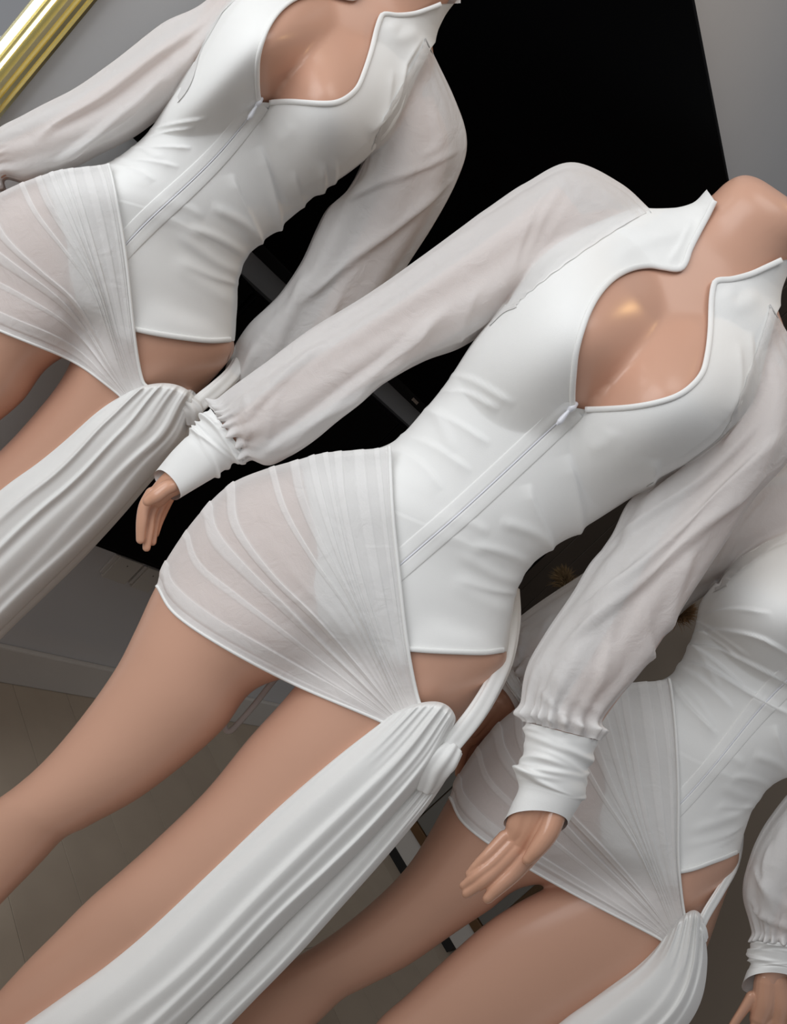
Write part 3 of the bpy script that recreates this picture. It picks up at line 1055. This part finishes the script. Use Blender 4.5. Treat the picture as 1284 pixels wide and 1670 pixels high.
        dn = 0.77 + 0.2 * np.clip((s - 0.86) / 0.12, 0, 1) + 0.35 * np.clip(0.02 - s, 0, 0.02) / 0.02
        sob = to_obj(fig, dress, 'sleeve', V.reshape(-1, 3), gfaces(nu_, nv_), M['sheer'], dn.ravel())
        if sp.get(side + '_cuff'):
            V = cuff_grid(fig, sp[side + '_cuff'], sd + sp['seed'], (11, -7) if side == 'r' else (9, -20))
            nu_, nv_ = V.shape[:2]
            to_obj(fig, dress, 'cuff', V.reshape(-1, 3), gfaces(nu_, nv_), M['jersey'], parent=sob)

    # ---- draped skirt from hip to knot
    nw, n = 420, 70
    w = np.linspace(0, 1, nw)
    P = fan_point(w, n)
    sub = P[::6]
    zb, h1 = top_z(under, sub.reshape(-1, 2), -1e3)
    z2, h2 = top_z(bfull, sub.reshape(-1, 2), -1e3)
    sy = sub.reshape(-1, 2)
    low_in = inside(sy, LOW)
    zb = np.maximum(zb, np.where(low_in, -1e3, z2))
    zb = zb.reshape(sub.shape[:2])
    zb[:, :2] = np.maximum(zb[:, :2], -5)
    base_z = np.where(zb < -900, 0, zb + 7)
    Z = base_z.copy()
    for _ in range(60):
        Z = np.maximum(lap(Z, 1), base_z)
    Z = lap(Z, 2)
    Zf = np.stack([np.interp(np.arange(nw) / 6.0, np.arange(Z.shape[0]), Z[:, j]) for j in range(n)], 1)
    G = np.concatenate([P, Zf[..., None]], 2)
    # carried on round the back of the hip
    hips = (P[:, 0] * 0 + np.array([600, 960]))
    back = []
    for a in (90, 75, 60, 45, 30, 15):
        r = math.radians(a)
        e = G[:, 0].copy()
        inw = hips - P[:, 0]
        inw /= np.linalg.norm(inw, axis=1)[:, None]
        e[:, :2] += inw * (1 - math.cos(r)) * 150
        e[:, 2] = G[:, 0, 2] - math.sin(r) * 165
        back.append(e)
    G = np.concatenate([np.stack(back, 1), G], 1)
    Ng = gnormals(G, False)
    relief = np.zeros(nw)
    dens = np.full(nw, 0.75)
    for w0, amp, wid in PLEATS:
        e = w - w0
        pr = np.where(e > 0, np.clip(1 - e / wid, 0, 1) ** 0.6, np.exp(-(e / 0.0022) ** 2))
        relief = np.maximum(relief, amp * pr)
        dens = np.maximum(dens, np.where((e > -0.002) & (e < wid), 0.75 + 0.21 * np.clip((wid - e) / (0.25 * wid), 0, 1), 0))
    dens = np.where((w < 0.02) | (w > 0.965), 0.93, dens)
    dens = np.maximum(dens, 0.82 * (w < 0.36))
    k = G.shape[1]
    uu = np.linspace(0, 1, k)
    rng = np.random.RandomState(7 + sp['seed'])
    small = np.zeros((nw, k))
    for _ in range(14):
        wc_, wd_, a_ = rng.rand() ** 1.3, 0.008 + 0.010 * rng.rand(), 1.0 + 1.0 * rng.rand()
        small += a_ * np.exp(-((w - wc_) / wd_) ** 2)[:, None] * np.clip((uu - 0.25 - 0.4 * rng.rand()) / 0.25, 0, 1)[None]
    D = 0.6 * relief[:, None] * (0.35 + 0.8 * uu)[None] * np.clip((1.0 - uu) / 0.4, 0.15, 1)[None] + small * np.clip((1.0 - uu) / 0.3, 0.2, 1)[None]
    D = D + 5.5 * np.clip(1 - np.abs(uu - 0.08) / 0.16, 0, 1)[None] * np.clip((1 - w) / 0.06, 0.2, 1)[:, None]
    G = G + Ng * D[..., None]
    dd = dens[:, None] + np.clip((uu[None] - 0.45) / 0.5, 0, 1) * 0.33
    skirt = to_obj(fig, dress, 'draped_skirt', G.reshape(-1, 3), gfaces(nw, k, False), M['sheer'], np.clip(dd, 0, 0.96).ravel())
    ed = G[0, 6:].copy()
    V = tube(np.c_[ed + np.array([0, 0, 1.5]), np.full(len(ed), 3.2)], 80, 8)
    to_obj(fig, dress, 'edge_seam', V.reshape(-1, 3), gfaces(80, 8, True, True), M['jersey'], parent=skirt)
    ed = G[-1, 6:].copy()
    V = tube(np.c_[ed + np.array([0, 0, 0.5]), np.full(len(ed), 2.6)], 80, 8)
    to_obj(fig, dress, 'hem', V.reshape(-1, 3), gfaces(80, 8, True, True), M['jersey'], parent=skirt)

    # ---- tails, knot, strap
    for i, tl in enumerate(sp['tails']):
        V = ribbon_tail(fig, under, tl['L'], tl['R'], tl['z'], tl['folds'], 11 + i + sp['seed'], bulge=tl.get('bulge', 26), gap=tl.get('gap', 8))
        to_obj(fig, dress, 'hanging_tail', V.reshape(-1, 3), gfaces(V.shape[0], V.shape[1], False), M['jersey'])
    for kn in sp['knots']:
        V = tube(fig.pts(kn), 50, 64, (7, 0.10, 5.0), 0.9)
        to_obj(fig, dress, 'knot', V.reshape(-1, 3), gfaces(50, 64, True, True), M['jersey'])
    for st in sp['straps']:
        V = tube(fig.pts(st), 60, 40, (5, 0.10, 3.0), 0.55)
        to_obj(fig, dress, 'tied_strap', V.reshape(-1, 3), gfaces(60, 40, True, True), M['jersey'])
    for st in sp.get('strings', []):
        V = tube(fig.pts(st), 90, 10, None, 0.6)
        to_obj(fig, dress, 'tie_string', V.reshape(-1, 3), gfaces(90, 10, True, True), M['jersey'])
    return man, dress


TAIL_FOLDS = [(0.03, 4, 0.05, 0.02), (0.24, 6, 0.22, 0.05), (0.56, 10, 0.13, 0.05), (0.74, 10, 0.09, 0.04), (0.88, 9, 0.07, 0.02)]
TAIL2_FOLDS = [(0.20, 5, 0.14, 0.05), (0.52, 6, 0.16, 0.06), (0.82, 5, 0.12, 0.02)]

# ------------------------------------------------------------------ the three figures
center = dict(
    seed=0,
    man_label='glossy flesh coloured mannequin with bare neck and open palm, between the other two',
    dress_label='white zip front dress with draped skirt on the mannequin showing its neck',
    r_arm=[(945, 350, -25, 60), (850, 418, -18, 56), (740, 490, -8, 49), (620, 566, 2, 44), (500, 640, 12, 40), (400, 702, 18, 32), (320, 752, 20, 26), (285, 785, 22, 24)],
    l_arm=[(1236, 600, -25, 52), (1226, 685, -8, 54), (1180, 790, 15, 50), (1110, 910, 45, 45), (1035, 1035, 80, 42), (955, 1155, 110, 36), (905, 1255, 125, 30), (872, 1325, 130, 27)],
    r_sleeve=[(1064, 346, 842, 500, 70, 80, -30), (1012, 300, 838, 503, 80, 85, -25), (935, 267, 820, 512, 85, 85, -18), (865, 298, 790, 540, 85, 80, -12), (795, 350, 745, 568, 80, 75, -8),
              (700, 419, 690, 588, 75, 70, -2), (600, 488, 622, 625, 72, 68, 4), (512, 540, 562, 672, 70, 65, 10), (432, 594, 502, 724, 66, 60, 14), (385, 630, 445, 757, 56, 55, 18),
              (358, 655, 412, 748, 42, 42, 20), (347, 668, 400, 740, 34, 34, 20)],
    l_sleeve=[(1165, 738, 1256, 496, 60, 80, -30), (1140, 748, 1306, 590, 75, 82, -14), (1085, 778, 1312, 680, 85, 80, 0), (1030, 818, 1290, 745, 85, 80, 12), (1002, 878, 1235, 806, 82, 76, 28),
              (966, 922, 1191, 874, 80, 74, 42), (938, 970, 1149, 938, 78, 72, 58), (893, 1036, 1094, 1024, 76, 70, 76), (862, 1090, 1046, 1096, 74, 66, 94), (853, 1140, 985, 1170, 60, 56, 108),
              (857, 1176, 978, 1208, 50, 48, 116)],
    r_cuff=[(343, 666, 404, 746, 36, 36, 20), (329, 681, 398, 753, 38, 36, 20), (322, 692, 380, 757, 36, 34, 20), (314, 702, 364, 770, 36, 34, 21), (300, 716, 348, 780, 34, 32, 22),
            (278, 738, 322, 796, 32, 30, 22), (255, 767, 291, 815, 31, 29, 22)],
    l_cuff=[(858, 1178, 976, 1208, 48, 46, 118), (856, 1205, 966, 1235, 48, 44, 120), (852, 1235, 956, 1262, 46, 42, 123), (841, 1262, 956, 1294, 46, 42, 125), (846, 1285, 946, 1312, 42, 38, 127),
            (834, 1312, 934, 1332, 40, 36, 130), (822, 1338, 926, 1346, 39, 34, 132)],
    r_hand=[[(285, 785, 22, 23), (268, 798, 20, 19), (256, 812, 12, 17)],
            [(290, 788, 34, 11), (270, 796, 46, 12), (254, 808, 54, 11.5), (241, 817, 54, 9)],
            [(248, 806, 20, 12), (236, 826, 24, 10.5), (231, 852, 26, 9.5), (229, 880, 22, 7.5)],
            [(256, 812, 8, 11), (246, 836, 10, 9.5), (243, 864, 12, 8.5), (239, 893, 10, 7)],
            [(266, 812, -6, 11), (256, 838, -4, 9), (251, 862, -2, 8), (249, 884, 0, 6.5)],
            [(276, 808, -18, 11), (266, 832, -16, 9), (258, 854, -12, 7.5), (254, 871, -8, 6)]],
    l_hand=[[(880, 1312, 128, 30), (868, 1345, 130, 27), (852, 1372, 128, 22)], [(896, 1322, 130, 25), (884, 1358, 134, 25), (866, 1387, 130, 19)], [(856, 1330, 128, 26), (846, 1356, 128, 24), (834, 1372, 128, 17)],
            [(904, 1330, 142, 20), (893, 1360, 154, 18), (875, 1386, 160, 14.5), (861, 1402, 161, 10)],
            [(868, 1388, 130, 18), (838, 1424, 138, 15), (810, 1450, 144, 12.5), (796, 1465, 146, 9.5)],
            [(850, 1380, 132, 15), (815, 1414, 142, 12.5), (788, 1438, 148, 11.5), (762, 1457, 144, 9)],
            [(838, 1374, 132, 14), (804, 1408, 144, 11.5), (776, 1430, 148, 10.5), (757, 1444, 144, 8)],
            [(824, 1366, 132, 13), (796, 1394, 142, 11), (778, 1412, 144, 9.5), (766, 1425, 142, 7.5)]],
    r_folds=[([(860, 300), (760, 380), (640, 470), (520, 545), (440, 600)], 5, 20, 1), ([(735, 500), (640, 580), (540, 660), (460, 735)], 10, 16, -1), ([(930, 290), (890, 350), (862, 420)], 4, 8, 1),
             ([(900, 300), (860, 370), (835, 450)], 4, 8, 1), ([(965, 300), (920, 350), (890, 400)], 3, 7, 1), ([(530, 560), (470, 610), (420, 660), (395, 690)], 7, 10, 1), ([(700, 520), (650, 590), (600, 620)], 5, 9, 0),
             ([(780, 470), (760, 520), (750, 560)], 5, 9, 1), ([(610, 610), (570, 650), (500, 690), (420, 750)], 8, 12, -1), ([(455, 640), (440, 680), (440, 740)], 6, 9, 1), ([(400, 640), (405, 690), (400, 730)], 5, 8, 1)],
    l_folds=[([(1280, 700), (1200, 780), (1100, 870), (1000, 960), (940, 1000)], 10, 16, -1), ([(1240, 690), (1150, 780), (1060, 840), (985, 900)], 7, 14, 1), ([(1260, 760), (1160, 850), (1060, 940), (960, 1020), (905, 1070)], 9, 15, 1),
             ([(1045, 960), (1060, 1030), (1060, 1100), (1030, 1130)], 6, 9, 1), ([(1000, 990), (990, 1060), (975, 1130)], 6, 9, -1), ([(1130, 900), (1100, 980), (1090, 1040)], 5, 10, 0), ([(900, 1090), (930, 1130), (985, 1165)], 3, 10, 1),
             ([(880, 1120), (905, 1155), (930, 1180)], 3, 9, 1), ([(1230, 560), (1240, 620), (1210, 690), (1180, 730)], 5, 8, 1)],
    tails=[dict(L=[(700, 1236), (640, 1305), (560, 1395), (480, 1475), (400, 1560), (310, 1645), (140, 1805)], R=[(738, 1256), (696, 1318), (630, 1398), (555, 1482), (478, 1567), (378, 1668), (210, 1835)],
                z=[88, 80, 70, 62, 56, 50, 44], folds=TAIL2_FOLDS, bulge=22, gap=4),
           dict(L=[(630, 1172), (545, 1238), (450, 1320), (340, 1425), (246, 1514), (152, 1596), (55, 1672), (-120, 1808)],
                R=[(738, 1190), (706, 1252), (636, 1335), (555, 1420), (470, 1502), (385, 1588), (290, 1680), (110, 1860)], z=[142, 140, 130, 122, 115, 108, 100, 90], folds=TAIL_FOLDS, bulge=40)],
    knots=[[(742, 1218, 108, 16), (724, 1238, 114, 24), (706, 1258, 104, 24), (690, 1285, 88, 18)]],
    straps=[[(712, 1244, 112, 15), (745, 1205, 110, 16), (780, 1160, 82, 16), (808, 1112, 40, 15), (826, 1068, -5, 14), (836, 1010, -60, 13), (835, 960, -110, 12)]],
    strings=[[(480, 1075, -70, 5), (448, 1108, -70, 5), (418, 1146, -70, 5), (392, 1176, -70, 5), (376, 1192, -70, 5), (367, 1188, -70, 5), (368, 1166, -70, 5), (380, 1145, -70, 5)],
             [(384, 1140, -72, 4), (366, 1172, -72, 4), (345, 1198, -72, 4), (318, 1214, -72, 4), (280, 1225, -72, 4)]])

left = dict(
    seed=20,
    man_label='glossy flesh coloured mannequin standing close to the wall beside the gold framed mirror',
    dress_label='white zip front draped dress on the mannequin beside the gold mirror',
    r_arm=[(420, -40, -35, 60), (345, 60, -30, 56), (270, 115, -26, 50), (180, 175, -22, 46), (90, 225, -20, 40), (10, 262, -20, 34), (-60, 300, -20, 28), (-100, 330, -20, 26)],
    l_arm=[(660, 170, -30, 52), (680, 245, -28, 56), (655, 340, -30, 52), (600, 440, -38, 46), (540, 540, -48, 42), (480, 630, -60, 36), (455, 690, -75, 30)],
    r_sleeve=[(535, -82, 338, 52, 70, 80, -35), (440, -80, 325, 85, 80, 85, -32), (338, 0, 300, 150, 82, 82, -28), (262, 40, 240, 206, 80, 76, -26), (178, 105, 180, 242, 78, 74, -24), (105, 153, 130, 268, 76, 70, -22),
              (40, 186, 84, 288, 72, 66, -20), (0, 208, 45, 298, 62, 60, -20), (-25, 235, 10, 290, 46, 46, -20), (-45, 255, -12, 310, 38, 38, -20)],
    l_sleeve=[(592, 275, 694, 62, 60, 80, -34), (562, 320, 738, 158, 78, 84, -30), (532, 345, 757, 230, 85, 82, -28), (514, 378, 742, 292, 85, 80, -30), (490, 430, 704, 366, 82, 78, -33), (455, 480, 652, 450, 80, 74, -38),
              (405, 530, 590, 555, 78, 72, -45), (373, 590, 530, 640, 74, 68, -55), (374, 640, 490, 690, 66, 60, -62), (405, 680, 465, 712, 40, 40, -70)],
    r_cuff=[(-45, 253, -10, 312, 38, 38, -20), (-62, 268, -28, 326, 38, 36, -20), (-80, 285, -45, 340, 36, 34, -20), (-105, 308, -75, 360, 34, 32, -20)],
    l_cuff=[(408, 678, 466, 712, 40, 40, -72), (428, 688, 470, 716, 36, 34, -86), (440, 694, 474, 718, 34, 32, -104)],
    r_hand=[[(-100, 330, -20, 23), (-120, 346, -20, 19)], [(-120, 340, -10, 12), (-150, 372, -6, 9)], [(-118, 348, -20, 11), (-146, 384, -18, 8)], [(-112, 352, -30, 11), (-138, 386, -30, 8)], [(-95, 340, 0, 11), (-118, 362, 6, 8)]],
    l_hand=[[(455, 700, -90, 22), (458, 706, -125, 20)], [(448, 704, -125, 10), (450, 708, -175, 7)], [(456, 707, -125, 10), (458, 711, -180, 7)], [(464, 708, -125, 10), (466, 711, -172, 7)], [(446, 698, -110, 10), (440, 702, -140, 7)]],
    r_folds=[([(330, 40), (230, 110), (130, 180), (60, 230)], 10, 18, 1), ([(270, 120), (190, 190), (120, 245), (80, 275)], 11, 13, -1), ([(250, 150), (180, 210), (110, 262)], 9, 10, 1), ([(300, 30), (290, 90), (285, 150)], 4, 8, 1)],
    l_folds=[([(750, 245), (690, 275), (620, 300), (560, 330)], 6, 9, 1), ([(740, 290), (660, 360), (570, 430), (480, 500)], 9, 14, 1), ([(700, 180), (720, 230), (680, 260)], 3, 8, 0), ([(500, 440), (470, 520), (440, 590)], 5, 12, 0),
             ([(560, 470), (530, 540), (480, 610)], 6, 12, 1), ([(420, 560), (400, 610), (390, 650)], 5, 9, 0)],
    bodice_folds=[([(690, 60), (660, 110), (640, 170), (600, 220)], 5, 9, 1), ([(670, 110), (650, 180), (620, 230)], 5, 8, 1), ([(530, 340), (545, 300), (548, 260)], 4, 11, -1), ([(500, 360), (492, 320), (478, 280)], 3, 11, -1)],
    tails=[dict(L=[(260, 670), (215, 740), (160, 800), (100, 860), (40, 930), (-80, 1060)], R=[(322, 668), (306, 722), (228, 808), (152, 894), (78, 968), (6, 1038), (-110, 1160)], z=[60, 70, 70, 66, 60, 50], folds=TAIL2_FOLDS, bulge=30, gap=2),
           dict(L=[(200, 645), (135, 692), (65, 752), (2, 798), (-90, 880), (-200, 990)], R=[(316, 664), (292, 728), (215, 812), (140, 892), (66, 965), (0, 1030), (-120, 1150)], z=[140, 138, 130, 120, 110, 100],
                folds=TAIL_FOLDS + [(0.2, 9, 0.05, 0.04), (0.42, 8, 0.05, 0.03)], bulge=45)],
    knots=[[(300, 652, 112, 14), (312, 668, 116, 18), (312, 690, 104, 15)]],
    straps=[[(305, 680, 108, 14), (330, 655, 96, 15), (358, 632, 60, 15), (380, 610, 10, 14), (398, 580, -60, 13)]])

right = dict(
    seed=40, leg_widen=17,
    man_label='glossy flesh coloured mannequin standing in front of the greige wall and low cabinet',
    dress_label='white draped dress with crumpled waist on the mannequin before the greige wall',
    r_arm=[(1320, 830, -35, 54), (1220, 855, -35, 56), (1120, 920, -38, 50), (1010, 990, -42, 44), (920, 1050, -46, 38), (860, 1105, -50, 31), (830, 1145, -50, 27)],
    l_arm=[(1580, 1060, -25, 54), (1535, 1160, -15, 54), (1460, 1265, 0, 50), (1380, 1365, 20, 45), (1318, 1460, 36, 38), (1275, 1545, 50, 30), (1252, 1610, 54, 27)],
    r_sleeve=[(1405, 810, 1186, 955, 70, 75, -38), (1335, 742, 1180, 955, 78, 78, -38), (1258, 762, 1168, 962, 78, 78, -38), (1195, 790, 1142, 976, 78, 74, -38), (1120, 835, 1100, 1010, 76, 72, -40), (1040, 885, 1060, 1050, 74, 70, -42),
              (950, 940, 1000, 1090, 72, 66, -44), (878, 988, 930, 1120, 66, 62, -46), (836, 1022, 882, 1140, 56, 54, -48), (818, 1065, 862, 1135, 40, 40, -50)],
    l_sleeve=[(1527, 1170, 1600, 975, 60, 75, -25), (1480, 1190, 1640, 1060, 76, 78, -18), (1400, 1225, 1610, 1160, 80, 76, -8), (1315, 1270, 1560, 1255, 80, 76, 0), (1258, 1335, 1495, 1340, 80, 74, 8), (1226, 1400, 1440, 1400, 76, 70, 22),
              (1214, 1455, 1380, 1480, 70, 64, 36), (1226, 1510, 1330, 1530, 56, 52, 45), (1236, 1535, 1318, 1552, 44, 42, 50)],
    r_cuff=[(818, 1062, 864, 1136, 40, 40, -50), (812, 1080, 856, 1150, 40, 38, -50), (806, 1098, 850, 1158, 38, 36, -50), (798, 1112, 838, 1166, 36, 34, -50)],
    l_cuff=[(1234, 1530, 1320, 1548, 46, 44, 50), (1222, 1552, 1322, 1560, 46, 42, 50), (1224, 1570, 1316, 1575, 42, 40, 52), (1216, 1590, 1312, 1592, 41, 38, 54), (1210, 1606, 1310, 1610, 40, 36, 55)],
    r_hand=[[(828, 1140, -50, 25), (806, 1165, -50, 24), (784, 1190, -48, 20)], [(812, 1152, -40, 20), (790, 1180, -40, 18), (770, 1204, -40, 13)], [(772, 1195, -46, 12), (756, 1225, -44, 9.5), (748, 1262, -42, 7)],
            [(780, 1196, -54, 11), (766, 1224, -54, 9), (756, 1250, -54, 7)], [(796, 1190, -66, 11), (782, 1214, -66, 9), (772, 1234, -66, 7)], [(802, 1160, -30, 12), (784, 1180, -24, 10), (772, 1196, -22, 8)]],
    l_hand=[[(1252, 1605, 54, 28), (1248, 1636, 54, 27), (1240, 1660, 52, 22)], [(1268, 1605, 54, 25), (1272, 1640, 52, 24), (1270, 1665, 50, 18)], [(1226, 1628, 60, 14), (1212, 1648, 64, 11), (1196, 1672, 66, 9.5), (1182, 1696, 66, 7)],
            [(1240, 1650, 54, 13), (1230, 1680, 56, 11), (1218, 1712, 56, 9), (1208, 1740, 54, 7)], [(1256, 1656, 52, 13), (1248, 1690, 54, 11), (1238, 1724, 54, 9), (1230, 1752, 50, 7)],
            [(1270, 1656, 50, 13), (1264, 1690, 52, 11), (1256, 1722, 52, 9), (1250, 1746, 48, 7)], [(1284, 1650, 46, 12), (1280, 1680, 46, 10), (1274, 1704, 46, 8), (1270, 1722, 44, 6)]],
    r_folds=[([(1270, 790), (1220, 850), (1180, 920)], 5, 9, 1), ([(1240, 800), (1200, 860), (1170, 930)], 4, 8, 1), ([(900, 1000), (880, 1050), (850, 1090)], 6, 9, 1), ([(860, 1020), (850, 1060), (840, 1090)], 6, 7, 1)],
    l_folds=[([(1260, 1370), (1250, 1440), (1284, 1520)], 6, 12, 1), ([(1230, 1410), (1250, 1450), (1300, 1490)], 7, 10, 1), ([(1225, 1470), (1250, 1500), (1300, 1520)], 7, 8, -1), ([(1284, 1340), (1260, 1400), (1250, 1430)], 4, 12, 0)],
    bodice_folds=[([(1130, 1040), (1180, 1030), (1240, 1040), (1300, 1075)], 9, 10, 1), ([(1118, 1058), (1180, 1062), (1250, 1095), (1320, 1130)], 9, 10, 1), ([(1100, 1085), (1150, 1090), (1230, 1135), (1300, 1170)], 8, 10, 1), ([(1150, 1005), (1200, 995), (1260, 1000)], 7, 10, 1),
                  ([(1090, 1105), (1120, 1150), (1170, 1200)], 6, 9, 1), ([(1215, 1345), (1180, 1365), (1115, 1380)], 9, 9, 1), ([(1205, 1365), (1170, 1380), (1115, 1392)], 6, 7, 1), ([(1250, 1290), (1200, 1330), (1120, 1355)], 5, 10, 0)],
    tails=[dict(L=[(1078, 1536), (1010, 1598), (940, 1648), (860, 1708), (700, 1850)], R=[(1150, 1518), (1154, 1572), (1140, 1642), (1085, 1712), (925, 1880)], z=[140, 140, 130, 118, 100], folds=TAIL_FOLDS, bulge=45)],
    knots=[[(1125, 1512, 120, 12), (1142, 1518, 122, 15), (1148, 1536, 112, 13)]],
    straps=[[(1134, 1528, 112, 14), (1152, 1492, 100, 13), (1176, 1452, 64, 12), (1198, 1412, 10, 11), (1206, 1370, -60, 10), (1205, 1330, -110, 8)]])

build(FIG_L, left)
build(FIG_R, right)
build(FIG_C, center)
